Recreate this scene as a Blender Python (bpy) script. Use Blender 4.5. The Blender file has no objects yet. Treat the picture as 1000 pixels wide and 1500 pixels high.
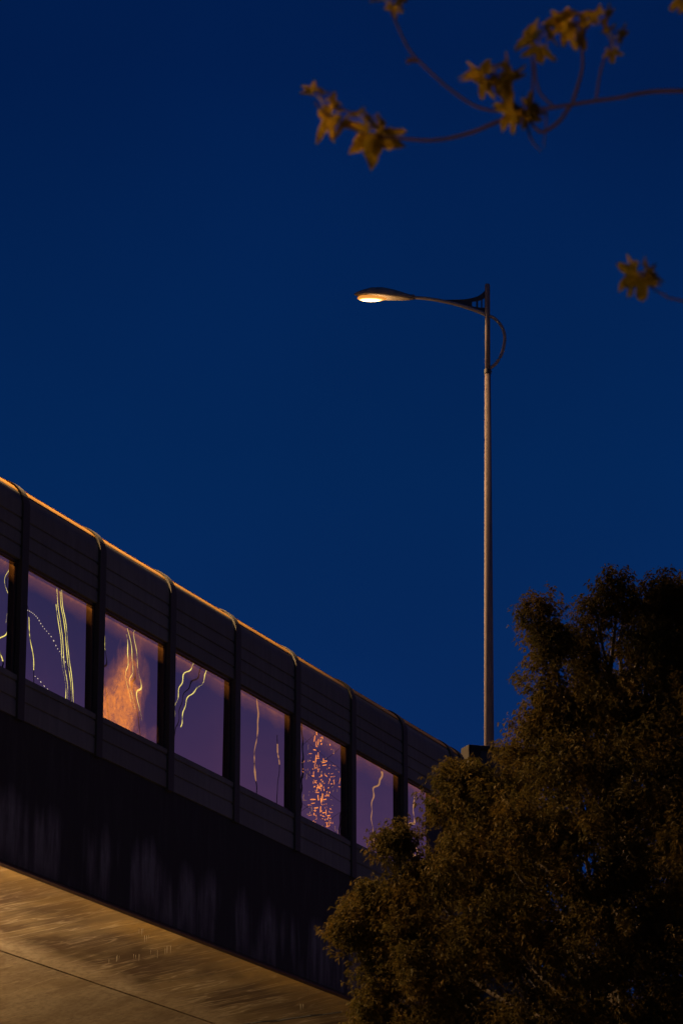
import bpy, bmesh, math, random
import numpy as np
from mathutils import Vector, Matrix

random.seed(7)
rng = np.random.default_rng(11)
sc = bpy.context.scene
COL = sc.collection
R_ = math.radians

# ------------------------------------------------------------------ camera frame
FPX, PITCH = 4935.0, R_(17.4)
CAM = Vector((0, 0, 1.6))
RT, FW, UP = Vector((1, 0, 0)), Vector((0, math.cos(PITCH), math.sin(PITCH))), Vector((0, -math.sin(PITCH), math.cos(PITCH)))


def at(x, y, depth):
    return CAM + RT * ((x - 500) / FPX * depth) + UP * ((750 - y) / FPX * depth) + FW * depth


cam_d = bpy.data.cameras.new('camera')
cam = bpy.data.objects.new('camera', cam_d)
COL.objects.link(cam)
cam.location = CAM
cam.rotation_euler = (math.pi / 2 + PITCH, 0, 0)
cam_d.sensor_fit = 'VERTICAL'
cam_d.sensor_height = 36.0
cam_d.lens = FPX / 1500 * 36.0
cam_d.clip_end = 3000
cam_d.dof.use_dof = True
cam_d.dof.focus_distance = 58.0
cam_d.dof.aperture_fstop = 7.0
sc.camera = cam

# ------------------------------------------------------------------ helpers


def tag(o, label=None, cat=None, group=None, kind=None):
    if label:
        o['label'] = label
    if cat:
        o['category'] = cat
    if group:
        o['group'] = group
    if kind:
        o['kind'] = kind
    return o


def empty(name, loc=(0, 0, 0), rz=0.0):
    o = bpy.data.objects.new(name, None)
    COL.objects.link(o)
    o.location = loc
    o.rotation_euler = (0, 0, rz)
    return o


def link_mesh(name, me, m, parent=None, loc=None):
    if m is not None:
        me.materials.append(m)
    o = bpy.data.objects.new(name, me)
    COL.objects.link(o)
    if parent is not None:
        o.parent = parent
    if loc is not None:
        o.location = loc
    return o


def finish(name, bm, m, parent=None, loc=None, smooth=False):
    bmesh.ops.recalc_face_normals(bm, faces=bm.faces)
    me = bpy.data.meshes.new(name)
    bm.to_mesh(me)
    bm.free()
    if smooth:
        me.shade_smooth()
    return link_mesh(name, me, m, parent, loc)


def copy_tree(o, parent=None):
    c = o.copy()
    COL.objects.link(c)
    c.parent = parent
    for ch in list(o.children):
        copy_tree(ch, c)
    return c


def add_box(bm, x0, x1, y0, y1, z0, z1, bevel=0.0):
    vs = [bm.verts.new((x, y, z)) for x in (x0, x1) for y in (y0, y1) for z in (z0, z1)]
    q = [(0, 1, 3, 2), (4, 6, 7, 5), (0, 4, 5, 1), (2, 3, 7, 6), (0, 2, 6, 4), (1, 5, 7, 3)]
    fs = [bm.faces.new([vs[i] for i in f]) for f in q]
    if bevel:
        es = list({e for f in fs for e in f.edges})
        bmesh.ops.bevel(bm, geom=es, offset=bevel, segments=2, affect='EDGES', profile=0.5)


def add_profile(bm, pts, u0, u1, segs=1):
    """closed (y, z) outline swept along x from u0 to u1, capped"""
    n = len(pts)
    rings = []
    for s in range(segs + 1):
        u = u0 + (u1 - u0) * s / segs
        rings.append([bm.verts.new((u, y, z)) for y, z in pts])
    for s in range(segs):
        for i in range(n):
            bm.faces.new((rings[s][i], rings[s][(i + 1) % n], rings[s + 1][(i + 1) % n], rings[s + 1][i]))
    bm.faces.new(rings[0][::-1])
    bm.faces.new(rings[-1])


def add_tube(bm, pts, rads, n=8, cap=True):
    pts = [Vector(p) for p in pts]
    if not hasattr(rads, '__len__'):
        rads = [rads] * len(pts)
    rings = []
    ref = Vector((0.31, 0.17, 0.93)).normalized()
    for i, p in enumerate(pts):
        t = (pts[min(i + 1, len(pts) - 1)] - pts[max(i - 1, 0)])
        if t.length < 1e-9:
            t = Vector((0, 0, 1))
        t.normalize()
        if abs(t.dot(ref)) > 0.97:
            a = t.cross(Vector((1, 0, 0))).normalized()
        else:
            a = t.cross(ref).normalized()
        b = t.cross(a).normalized()
        rings.append([bm.verts.new(p + (a * math.cos(2 * math.pi * k / n) + b * math.sin(2 * math.pi * k / n)) * rads[i]) for k in range(n)])
    for r0, r1 in zip(rings, rings[1:]):
        for k in range(n):
            bm.faces.new((r0[k], r0[(k + 1) % n], r1[(k + 1) % n], r1[k]))
    if cap:
        bm.faces.new(rings[0][::-1])
        bm.faces.new(rings[-1])


def smooth_path(pts, sub=6):
    """Catmull-Rom through pts"""
    P = [Vector(p) for p in pts]
    P = [P[0] * 2 - P[1]] + P + [P[-1] * 2 - P[-2]]
    out = []
    for i in range(1, len(P) - 2):
        for k in range(sub):
            t = k / sub
            a, b, c, d = P[i - 1], P[i], P[i + 1], P[i + 2]
            out.append(0.5 * ((2 * b) + (c - a) * t + (2 * a - 5 * b + 4 * c - d) * t * t + (3 * b - a - 3 * c + d) * t ** 3))
    out.append(P[-2].copy())
    return out


# ------------------------------------------------------------------ materials


class Mat:
    def __init__(self, name):
        self.m = bpy.data.materials.new(name)
        self.m.use_nodes = True
        self.nt = self.m.node_tree
        self.nt.nodes.clear()
        self.out = self.n('ShaderNodeOutputMaterial')

    def n(self, t, **kw):
        nd = self.nt.nodes.new(t)
        for k, v in kw.items():
            setattr(nd, k, v)
        return nd

    def l(self, a, b):
        self.nt.links.new(a, b)

    def coords(self, scale=(1, 1, 1), which='Object', loc=(0, 0, 0)):
        tc = self.n('ShaderNodeTexCoord')
        mp = self.n('ShaderNodeMapping')
        mp.inputs['Scale'].default_value = scale
        mp.inputs['Location'].default_value = loc
        self.l(tc.outputs[which], mp.inputs['Vector'])
        return mp.outputs['Vector']

    def noise(self, vec, scale=1.0, detail=4, rough=0.55, dist=0.0):
        nd = self.n('ShaderNodeTexNoise')
        nd.inputs['Scale'].default_value = scale
        nd.inputs['Detail'].default_value = detail
        nd.inputs['Roughness'].default_value = rough
        nd.inputs['Distortion'].default_value = dist
        self.l(vec, nd.inputs['Vector'])
        return nd.outputs['Fac']

    def ramp(self, fac, stops):
        nd = self.n('ShaderNodeValToRGB')
        el = nd.color_ramp.elements
        while len(el) < len(stops):
            el.new(0.5)
        for e, (p, c) in zip(el, stops):
            e.position = p
            e.color = (c, c, c, 1) if not hasattr(c, '__len__') else tuple(c) + (1,)
        self.l(fac, nd.inputs['Fac'])
        return nd.outputs['Color']

    def mix(self, fac, a, b, mode='MIX'):
        nd = self.n('ShaderNodeMix', data_type='RGBA', blend_type=mode)
        for s, v in ((nd.inputs[0], fac), (nd.inputs[6], a), (nd.inputs[7], b)):
            if hasattr(v, 'node'):
                self.l(v, s)
            elif hasattr(v, '__len__'):
                s.default_value = tuple(v) + (1,)
            else:
                s.default_value = v
        return nd.outputs[2]

    def math(self, op, a, b=None, clamp=False):
        nd = self.n('ShaderNodeMath', operation=op, use_clamp=clamp)
        for s, v in zip(nd.inputs, (a, b)):
            if v is None:
                continue
            if hasattr(v, 'node'):
                self.l(v, s)
            else:
                s.default_value = v
        return nd.outputs[0]

    def principled(self, color, rough=0.6, metal=0.0, bump=None, bump_d=0.02, spec=None):
        p = self.n('ShaderNodeBsdfPrincipled')
        for key, v in (('Base Color', color), ('Roughness', rough), ('Metallic', metal)):
            if hasattr(v, 'node'):
                self.l(v, p.inputs[key])
            elif hasattr(v, '__len__'):
                p.inputs[key].default_value = tuple(v) + (1,)
            else:
                p.inputs[key].default_value = v
        if spec is not None:
            p.inputs['Specular IOR Level'].default_value = spec
        if bump is not None:
            b = self.n('ShaderNodeBump')
            b.inputs['Distance'].default_value = bump_d
            b.inputs['Strength'].default_value = 1.0
            self.l(bump, b.inputs['Height'])
            self.l(b.outputs['Normal'], p.inputs['Normal'])
        self.l(p.outputs['BSDF'], self.out.inputs['Surface'])
        return p


def metal_paint(name, col, rough=0.55, metal=0.0, var=0.35):
    M = Mat(name)
    v = M.coords((1, 1, 1))
    n1 = M.noise(v, 1.3, 5, 0.6)
    n2 = M.noise(M.coords((9, 9, 0.8)), 1.0, 4, 0.6)
    f = M.ramp(M.math('MULTIPLY', n1, n2), [(0.12, 1 - var), (0.42, 1.0)])
    c = M.mix(1.0, f, col, 'MULTIPLY')
    oi = M.n('ShaderNodeObjectInfo')
    c = M.mix(1.0, c, M.ramp(oi.outputs['Random'], [(0.0, 0.72), (1.0, 1.0)]), 'MULTIPLY')
    r = M.math('ADD', M.math('MULTIPLY', n1, 0.25), rough - 0.12)
    M.principled(c, r, metal, bump=n1, bump_d=0.002)
    return M.m


# concrete of the deck underside: long water marks running out to the edge, a pale band along the casting seam
def soffit_mat():
    M = Mat('stained_concrete')
    tc = M.n('ShaderNodeTexCoord')
    sep = M.n('ShaderNodeSeparateXYZ')
    M.l(tc.outputs['Object'], sep.inputs[0])
    # skew so the marks run slightly along the deck
    skx = M.math('ADD', sep.outputs['X'], M.math('MULTIPLY', sep.outputs['Y'], 0.06))
    cmb = M.n('ShaderNodeCombineXYZ')
    M.l(skx, cmb.inputs[0]); M.l(M.math('MULTIPLY', sep.outputs['Y'], 0.24), cmb.inputs[1])
    streak = M.noise(cmb.outputs[0], 1.15, 6, 0.62, 0.25)
    fine = M.noise(cmb.outputs[0], 5.5, 6, 0.7, 0.2)
    cmb2 = M.n('ShaderNodeCombineXYZ')
    M.l(M.math('MULTIPLY', skx, 0.35), cmb2.inputs[0]); M.l(M.math('MULTIPLY', sep.outputs['Y'], 0.55), cmb2.inputs[1])
    blot = M.noise(cmb2.outputs[0], 1.0, 4, 0.5, 0.4)
    grain = M.noise(tc.outputs['Object'], 9.0, 6, 0.7)
    base = M.ramp(blot, [(0.40, (0.07, 0.044, 0.022)), (0.5, (0.20, 0.145, 0.08)), (0.64, (0.34, 0.265, 0.16))])
    c = M.mix(M.ramp(streak, [(0.44, 0.0), (0.58, 0.92)]), base, (0.075, 0.043, 0.026))
    c = M.mix(M.ramp(fine, [(0.52, 0.0), (0.68, 0.4)]), c, (0.36, 0.29, 0.22))
    # thin pale lime lines where water has run along the formwork boards
    ridge = M.math('ABSOLUTE', M.math('SUBTRACT', M.noise(cmb.outputs[0], 2.3, 3, 0.5, 0.15), 0.5))
    c = M.mix(M.math('MULTIPLY', M.ramp(ridge, [(0.0, 1.0), (0.022, 0.0)]), M.ramp(blot, [(0.4, 0.15), (0.6, 0.9)])), c, (0.55, 0.47, 0.36))
    # pale band on the outer side of the seam, lamplight on its inner side put into the colour
    wob = M.math('ADD', sep.outputs['Y'], M.math('MULTIPLY', M.math('SUBTRACT', streak, 0.5), 0.55))
    band = M.math('MULTIPLY', M.ramp(M.math('MULTIPLY', wob, 0.2), [(0.34, 0.0), (0.42, 1.0), (0.485, 0.75), (1.0, 0.9)]), 0.85)
    pale = M.ramp(grain, [(0.3, (0.33, 0.26, 0.18)), (0.7, (0.50, 0.42, 0.31))])
    pale = M.mix(M.ramp(blot, [(0.4, 0.0), (0.62, 0.5)]), pale, (0.24, 0.17, 0.09))
    c = M.mix(band, c, pale)
    edge = M.math('MULTIPLY', M.ramp(M.math('MULTIPLY', wob, 0.2), [(0.02, 0.8), (0.16, 0.0)]), M.ramp(blot, [(0.4, 0.3), (0.6, 1.0)]))
    c = M.mix(edge, c, (0.42, 0.26, 0.06))
    c = M.mix(M.math('MULTIPLY', M.ramp(grain, [(0.35, 1.0), (0.52, 0.0)]), 0.25), c, (0.09, 0.065, 0.04))
    big = M.noise(tc.outputs['Object'], 0.9, 5, 0.6, 0.8)
    c = M.mix(M.ramp(big, [(0.5, 0.0), (0.66, 0.55)]), c, (0.15, 0.105, 0.06))
    M.principled(c, 0.85, bump=M.math('ADD', grain, fine), bump_d=0.004)
    return M.m


def fascia_mat():
    M = Mat('blackened_concrete')
    tc = M.n('ShaderNodeTexCoord')
    sep = M.n('ShaderNodeSeparateXYZ')
    M.l(tc.outputs['Object'], sep.inputs[0])
    v = M.coords((1.0, 1.0, 0.16))
    s1 = M.noise(v, 1.25, 3, 0.5, 0.1)
    s2 = M.noise(v, 5.0, 5, 0.65, 0.1)
    g = M.noise(tc.outputs['Object'], 11.0, 5, 0.7)
    # washed patches hang in the lower part of the face
    zz = M.math('ADD', M.math('MULTIPLY', sep.outputs['Z'], -0.4), M.math('MULTIPLY', M.math('SUBTRACT', s1, 0.5), 0.6))
    low = M.ramp(zz, [(0.45, 0.0), (0.62, 1.0), (0.82, 0.75), (0.92, 0.25)])
    patch = M.math('MULTIPLY', M.math('MULTIPLY', low, M.ramp(s1, [(0.46, 0.0), (0.56, 1.0)])), M.ramp(s2, [(0.36, 0.25), (0.6, 1.0)]))
    c = M.mix(M.math('MULTIPLY', M.ramp(s2, [(0.5, 0.0), (0.75, 1.0)]), 0.35), (0.020, 0.021, 0.021), (0.075, 0.075, 0.074))
    c = M.mix(patch, c, (0.20, 0.21, 0.21))
    c = M.mix(M.math('MULTIPLY', g, 0.4), c, (0.02, 0.02, 0.02))
    M.principled(c, 0.9, bump=M.math('ADD', g, s2), bump_d=0.006)
    return M.m


def pane_mat(glow_amt=0.0):
    M = Mat('orange_glow_acrylic' if glow_amt else 'tinted_acrylic')
    tc = M.n('ShaderNodeTexCoord')
    sep = M.n('ShaderNodeSeparateXYZ')
    M.l(tc.outputs['Generated'], sep.inputs[0])
    oi = M.n('ShaderNodeObjectInfo')
    shift = M.n('ShaderNodeVectorMath', operation='ADD')
    M.l(tc.outputs['Object'], shift.inputs[0])
    M.l(oi.outputs['Location'], shift.inputs[1])
    n1 = M.noise(shift.outputs[0], 1.7, 5, 0.6, 0.6)
    n2 = M.noise(shift.outputs[0], 14.0, 5, 0.7)
    gl = M.n('ShaderNodeBsdfGlossy')
    gl.inputs['Roughness'].default_value = 0.0
    gl.inputs['Color'].default_value = (0.63, 0.59, 0.60, 1)
    df = M.n('ShaderNodeBsdfDiffuse')
    df.inputs['Color'].default_value = (0.03, 0.026, 0.03, 1)
    body = M.n('ShaderNodeMixShader')
    body.inputs[0].default_value = 0.85
    M.l(df.outputs[0], body.inputs[1]); M.l(gl.outputs[0], body.inputs[2])
    # orange glow put into the colour along pane edges, plus one big glow patch
    top = M.ramp(M.math('ADD', sep.outputs['Z'], M.math('MULTIPLY', M.math('SUBTRACT', n1, 0.5), 0.16)), [(0.80, 0.0), (0.93, 0.3), (1.0, 1.0)])
    side = M.ramp(sep.outputs['X'], [(0.99, 0.0), (1.0, 0.04)])
    m = M.math('MAXIMUM', top, side)
    film = M.ramp(n1, [(0.45, 0.0), (0.8, 0.003)])
    m = M.math('ADD', M.math('MULTIPLY', m, 0.2), film, True)
    if glow_amt:
        # painted orange glow climbing from the lower left corner to the middle of the top edge
        ax = M.math('SUBTRACT', sep.outputs['X'], M.math('ADD', 0.17, M.math('MULTIPLY', sep.outputs['Z'], 0.5)))
        w = M.math('ADD', M.math('ABSOLUTE', ax), M.math('MULTIPLY', M.math('SUBTRACT', n1, 0.5), 0.9))
        w = M.math('ADD', w, M.math('SUBTRACT', M.math('MULTIPLY', sep.outputs['Z'], 0.62), 0.20))
        sm = M.ramp(w, [(0.0, 1.0), (0.12, 0.55), (0.27, 0.16), (0.50, 0.0)])
        sm = M.math('MULTIPLY', sm, M.ramp(n2, [(0.3, 0.7), (0.7, 1.0)]))
        sm = M.math('MULTIPLY', sm, M.ramp(M.noise(shift.outputs[0], 4.5, 5, 0.65, 1.2), [(0.32, 0.45), (0.60, 1.0)]))
        m = M.math('ADD', m, M.math('MULTIPLY', sm, glow_amt), True)
    m = M.math('MULTIPLY', m, M.ramp(n2, [(0.25, 0.7), (0.7, 1.0)]))
    tl = M.n('ShaderNodeBsdfTranslucent')
    tl.inputs['Color'].default_value = (0.80, 0.40, 0.10, 1)
    d2 = M.n('ShaderNodeBsdfDiffuse')
    d2.inputs['Color'].default_value = (0.30, 0.24, 0.19, 1)
    glow_mix = M.n('ShaderNodeMixShader')
    glow_mix.inputs[0].default_value = 0.3
    M.l(tl.outputs[0], glow_mix.inputs[1]); M.l(d2.outputs[0], glow_mix.inputs[2])
    fin = M.n('ShaderNodeMixShader')
    M.l(m, fin.inputs[0]); M.l(body.outputs[0], fin.inputs[1]); M.l(glow_mix.outputs[0], fin.inputs[2])
    M.l(fin.outputs[0], M.out.inputs['Surface'])
    return M.m


def leaf_mat(name, dark, mid, light, trans=0.35, scale=2.3, vary=None):
    M = Mat(name)
    v = M.coords((1, 1, 1))
    a = M.noise(v, scale, 4, 0.6)
    b = M.noise(v, scale * 9, 3, 0.6)
    c = M.ramp(M.math('ADD', M.math('MULTIPLY', a, 0.55), M.math('MULTIPLY', b, 0.45)), [(0.36, dark), (0.5, mid), (0.66, light)])
    if vary:
        oi = M.n('ShaderNodeObjectInfo')
        k = M.math('MULTIPLY', M.math('ADD', M.math('MULTIPLY', oi.outputs['Random'], 0.6), M.ramp(M.noise(v, 9.0, 2, 0.5), [(0.42, 0.0), (0.58, 0.7)])), 0.62, True)
        c = M.mix(k, c, vary)
    df = M.n('ShaderNodeBsdfDiffuse'); M.l(c, df.inputs['Color'])
    tl = M.n('ShaderNodeBsdfTranslucent'); M.l(c, tl.inputs['Color'])
    mx = M.n('ShaderNodeMixShader'); mx.inputs[0].default_value = trans
    M.l(df.outputs[0], mx.inputs[1]); M.l(tl.outputs[0], mx.inputs[2])
    gl = M.n('ShaderNodeBsdfGlossy'); gl.inputs['Roughness'].default_value = 0.55
    gl.inputs['Color'].default_value = (0.5, 0.5, 0.5, 1)
    m2 = M.n('ShaderNodeMixShader'); m2.inputs[0].default_value = 0.012
    M.l(mx.outputs[0], m2.inputs[1]); M.l(gl.outputs[0], m2.inputs[2])
    M.l(m2.outputs[0], M.out.inputs['Surface'])
    return M.m


def emit_mat(name, col, s):
    M = Mat(name)
    e = M.n('ShaderNodeEmission')
    e.inputs['Color'].default_value = tuple(col) + (1,)
    e.inputs['Strength'].default_value = s
    M.l(e.outputs[0], M.out.inputs['Surface'])
    return M.m


def bark_mat(name, a, b):
    M = Mat(name)
    n = M.noise(M.coords((6, 6, 1.2)), 2.0, 6, 0.7, 0.5)
    M.principled(M.ramp(n, [(0.35, a), (0.65, b)]), 0.9, bump=n, bump_d=0.01)
    return M.m


def ground_mat(name, a, b, s):
    M = Mat(name)
    n = M.noise(M.coords((1, 1, 1)), s, 8, 0.65)
    M.principled(M.ramp(n, [(0.35, a), (0.65, b)]), 0.9, bump=n, bump_d=0.01)
    return M.m


SODIUM = (1.0, 0.56, 0.22)
m_soffit, m_fascia = soffit_mat(), fascia_mat()
m_panel = metal_paint('grey_panel_paint', (0.185, 0.205, 0.19), 0.8)
m_post = metal_paint('grey_post_paint', (0.062, 0.066, 0.066), 0.8)
m_rampp = metal_paint('dull_dark_paint', (0.014, 0.015, 0.021), 0.8)
m_frame = metal_paint('dark_frame_paint', (0.035, 0.033, 0.036), 0.5)
m_cap = metal_paint('gold_lit_cap_metal', (0.62, 0.34, 0.045), 0.6, 0.0)  # golden lamplight on the rim is put into this base colour
m_drip = metal_paint('red_brown_drip_strip', (0.11, 0.055, 0.04), 0.8)  # one red-brown tone for the whole strip
m_pole = metal_paint('grey_pole_paint', (0.26, 0.22, 0.235), 0.8)
m_arm = metal_paint('pale_arm_paint', (0.48, 0.42, 0.42), 0.7)
m_head = metal_paint('lamp_housing_paint', (0.36, 0.30, 0.25), 0.6)
m_dark = metal_paint('dark_steel', (0.05, 0.05, 0.055), 0.5)
m_globe = emit_mat('glowing_globe', (1.0, 0.62, 0.22), 12.0)


def lens_mat(name, peak):
    """lamp glass: the tube behind it shows as a hot core, orange towards the rim"""
    M = Mat(name)
    tc = M.n('ShaderNodeTexCoord')
    d = M.n('ShaderNodeVectorMath', operation='DISTANCE')
    M.l(tc.outputs['Generated'], d.inputs[0])
    d.inputs[1].default_value = (0.42, 0.5, 0.1)
    e = M.n('ShaderNodeEmission')
    M.l(M.ramp(d.outputs['Value'], [(0.15, (1.0, 0.72, 0.34)), (0.36, (1.0, 0.50, 0.12)), (0.5, (1.0, 0.36, 0.06))]), e.inputs['Color'])
    M.l(M.math('ADD', M.math('MULTIPLY', M.ramp(d.outputs['Value'], [(0.0, 1.0), (0.28, 0.3), (0.38, 0.02), (0.46, 0.0)]), peak), 0.85), e.inputs['Strength'])
    M.l(e.outputs[0], M.out.inputs['Surface'])
    return M.m


m_lens, m_lens_far = lens_mat('glowing_lamp_glass', 26.0), lens_mat('far_lamp_glass', 300.0)
m_pane, m_pane_glow = pane_mat(0.0), pane_mat(0.75)
m_asphalt = ground_mat('asphalt', (0.035, 0.035, 0.036), (0.06, 0.06, 0.06), 3.0)
m_earth = ground_mat('dry_earth', (0.05, 0.045, 0.035), (0.10, 0.085, 0.06), 0.6)
m_chalk = ground_mat('lime_drip', (0.35, 0.31, 0.24), (0.5, 0.45, 0.36), 9.0)
m_bark = bark_mat('grey_brown_bark', (0.03, 0.025, 0.02), (0.07, 0.055, 0.045))
m_twig = bark_mat('reddish_twig_bark', (0.014, 0.007, 0.008), (0.034, 0.017, 0.018))
m_crown = leaf_mat('fine_olive_foliage', (0.022, 0.023, 0.007), (0.054, 0.043, 0.011), (0.098, 0.062, 0.013), 0.40)
m_leaf = leaf_mat('yellowing_leaf', (0.10, 0.10, 0.016), (0.44, 0.31, 0.022), (0.70, 0.44, 0.03), 0.35, 6.0, (0.085, 0.085, 0.014))

# ------------------------------------------------------------------ ground
bm = bmesh.new()
add_box(bm, -900, 900, -900, 900, -0.5, 0.0)
tag(finish('ground', bm, m_earth), 'dark ground below the viaduct and trees', None, None, 'structure')
bm = bmesh.new()
add_box(bm, -60, 60, 14, 24, -0.2, 0.004)
road = finish('road', bm, m_asphalt)
road.rotation_euler.z = R_(-14)
tag(road, 'asphalt road passing under the viaduct', None, None, 'structure')

# ------------------------------------------------------------------ viaduct
S = 2.5                                   # post spacing
YAW = R_(22.6)
RZ = math.pi / 2 - YAW                    # local x runs along the deck, y inwards, z up
B0 = at(28, 1052, 48.2)
DX = Vector((math.sin(YAW), math.cos(YAW), 0))
DY = Vector((-math.cos(YAW), math.sin(YAW), 0))


def bridge(u, y, z):
    return B0 + DX * u + DY * y + Vector((0, 0, z))


GZ = -B0.z
via = empty('viaduct', (B0.x, B0.y, 0), RZ)
tag(via, 'concrete viaduct with blackened edge face and stained lit underside, crossing the lower left', 'viaduct')
via_up = (0, 0, B0.z)
U0, U1 = -34.0, 64.0
bm = bmesh.new()
add_profile(bm, [(0.02, -2.12), (0.02, -0.01), (0.45, -0.01), (0.45, -2.12)], U0, U1)
finish('edge_face', bm, m_fascia, via, via_up)
bm = bmesh.new()
add_profile(bm, [(0.035, -2.205), (0.0, -2.175), (0.0, -2.155), (0.03, -2.15), (0.03, -2.125), (0.44, -2.125), (0.44, -2.205)], U0, U1)
finish('drip_strip', bm, m_drip, via, via_up)
W = 13.6
t8, t15 = math.tan(R_(8.3)), math.tan(R_(13))
ys, yw = 2.32, 4.9
zs = -2.212 - ys * t8
zw = zs - (yw - ys) * t15
prof = [(0.04, -2.209), (ys - 0.02, zs), (ys - 0.02, zs + 0.06), (ys + 0.02, zs + 0.06), (ys + 0.02, zs - 0.005)]
for k in range(0, 9):                     # wing curls down into the box web
    t = k / 8
    y = yw * (1 - t) ** 2 + 2 * t * (1 - t) * (yw + 0.8) + t * t * (yw + 1.5)
    z = zw * (1 - t) ** 2 + 2 * t * (1 - t) * (zw - 0.9 * t15) + t * t * (zw - 2.4)
    prof.append((y, z))
half = list(prof)
prof = half + [(W - y, z) for y, z in reversed(half)] + [(W - 0.46, -2.209), (W - 0.46, -0.6), (0.46, -0.6), (0.46, -2.209)]
prof = prof[:-1] + [(0.46, -2.1), (0.455, -2.207)] if False else prof
bm = bmesh.new()
add_profile(bm, [p for p in prof if True], U0, U1)
finish('deck_underside', bm, m_soffit, via, via_up)
bm = bmesh.new()
add_profile(bm, [(0.47, -0.596), (0.47, -0.5), (W - 0.47, -0.5), (W - 0.47, -0.596)], U0, U1)
finish('deck_surfacing', bm, m_asphalt, via, via_up)
bm = bmesh.new()
add_profile(bm, [(W - 0.45, -2.2), (W - 0.45, 0.4), (W - 0.1, 0.4), (W - 0.02, -2.2)], U0, U1)
finish('parapet', bm, m_fascia, via, via_up)
for u in (-22.0, 14.0, 50.0):
    bm = bmesh.new()
    add_box(bm, u - 1.0, u + 1.0, W / 2 - 0.9, W / 2 + 0.9, GZ - 0.4, zw - 2.2, 0.12)
    finish('pier', bm, m_soffit, via, via_up)
# dark transverse joint in the underside
def soff_z(y):
    return -2.212 - y * t8 if y <= ys else zs - (y - ys) * t15


# little lime drips hanging from cracks
bm = bmesh.new()
add_tube(bm, [(0, 0, 0.01), (0.002, 0, -0.05), (0, 0.001, -0.11)], [0.005, 0.004, 0.0015], 5)
drip_me = None
drips = [(160, 1409), (171, 1405), (172, 1403), (175, 1404), (196, 1402), (199, 1403), (204, 1402), (221, 1396), (231, 1396), (242, 1393), (245, 1391), (250, 1390), (204, 1366), (208, 1365), (210, 1364), (212, 1375), (215, 1375), (218, 1374), (440, 1475), (444, 1475)]


def ray_soffit(px, py):
    d = (RT * ((px - 500) / FPX) + UP * ((750 - py) / FPX) + FW)
    o = CAM - B0
    best = None
    lo, hi = 30.0, 90.0
    for _ in range(60):                   # march: below the wing -> above it
        mid = (lo + hi) / 2
        p = o + d * mid
        y = p.dot(DY)
        if p.z < soff_z(y):
            lo = mid
        else:
            hi = mid
    p = o + d * lo
    return Vector((p.dot(DX), p.dot(DY), soff_z(p.dot(DY))))


for i, (px, py) in enumerate(drips):
    q = ray_soffit(px, py - 4)
    if drip_me is None:
        o = finish('lime_drip', bm, m_chalk, via)
        drip_me = o.data
    else:
        o = bpy.data.objects.new('lime_drip', drip_me)
        COL.objects.link(o)
        o.parent = via
    o.location = (q.x, q.y, q.z + B0.z)
    s = random.uniform(0.6, 1.15)
    o.scale = (s, s, s * random.uniform(0.8, 1.25))

# open transverse joint across the underside
bm = bmesh.new()
jj = random.Random(9)
pts = [ray_soffit(px, py) + Vector((jj.uniform(-.03, .03), 0, B0.z - 0.002)) for px, py in ((340, 1503), (360, 1499.5), (384, 1496), (405, 1494), (430, 1491), (455, 1487), (472, 1485.5), (488, 1484), (500, 1482))]
add_tube(bm, pts, [jj.uniform(0.012, 0.035) for _ in pts], 6)
finish('joint', bm, m_dark, via)

# ------------------------------------------------------------------ noise barrier
bar = empty('noise_barrier', B0, RZ)
tag(bar, 'grey metal noise barrier with tinted windows and curved top along the viaduct edge', 'noise barrier')
ZT, RC = 3.16, 0.42
KEND = 7.24
ZW0, ZW1 = 0.64, 2.33


def groove(pts, z, d=0.02, w=0.02):
    pts += [(0, z - w), (d, z - w * 0.5), (d, z + w * 0.5), (0, z + w)]


def arc(r, a0, a1, n, back=False):
    out = []
    for k in range(n + 1):
        a = R_(a0 + (a1 - a0) * k / n)
        out.append((RC - r * math.cos(a), ZT + r * math.sin(a)))
    return out


BUCKLE = {}
# twist of each sheet (per metre) and how strongly its surface ripples
TWIST = {-1: (-0.0016, 1.2), 0: (0.0028, 0.7), 1: (0.0014, 0.7), 2: (-0.0050, 0.6), 3: (-0.0004, 1.1), 4: (0.0, 0.4), 5: (-0.0014, 1.2), 6: (-0.001, 1.2)}


def pane_offset(k, x, z):
    tw, amp = TWIST.get(k, (0, 1))
    if k not in BUCKLE:
        r = random.Random(300 + k)
        BUCKLE[k] = [(r.uniform(-1, 1) * 0.0011, r.choice((-1, 1)) * r.uniform(0.5, 6.0), f * r.uniform(0.8, 1.2), r.uniform(0, 6.28)) for f in (2.5, 4, 7, 11, 16, 22)]
    v = tw * (x - S / 2) * (z - 1.5)
    for sl, fx, fz, ph in BUCKLE[k]:
        v += amp * sl / max(abs(fx), fz) * math.sin(fx * x + fz * z + ph)
    return v


jr = random.Random(77)


def jig(o):
    """bays never line up quite true"""
    o.location = (0, jr.uniform(-0.004, 0.004), jr.uniform(-0.006, 0.006))
    o.rotation_euler = (0, jr.uniform(-0.0006, 0.0006), 0)


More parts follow.
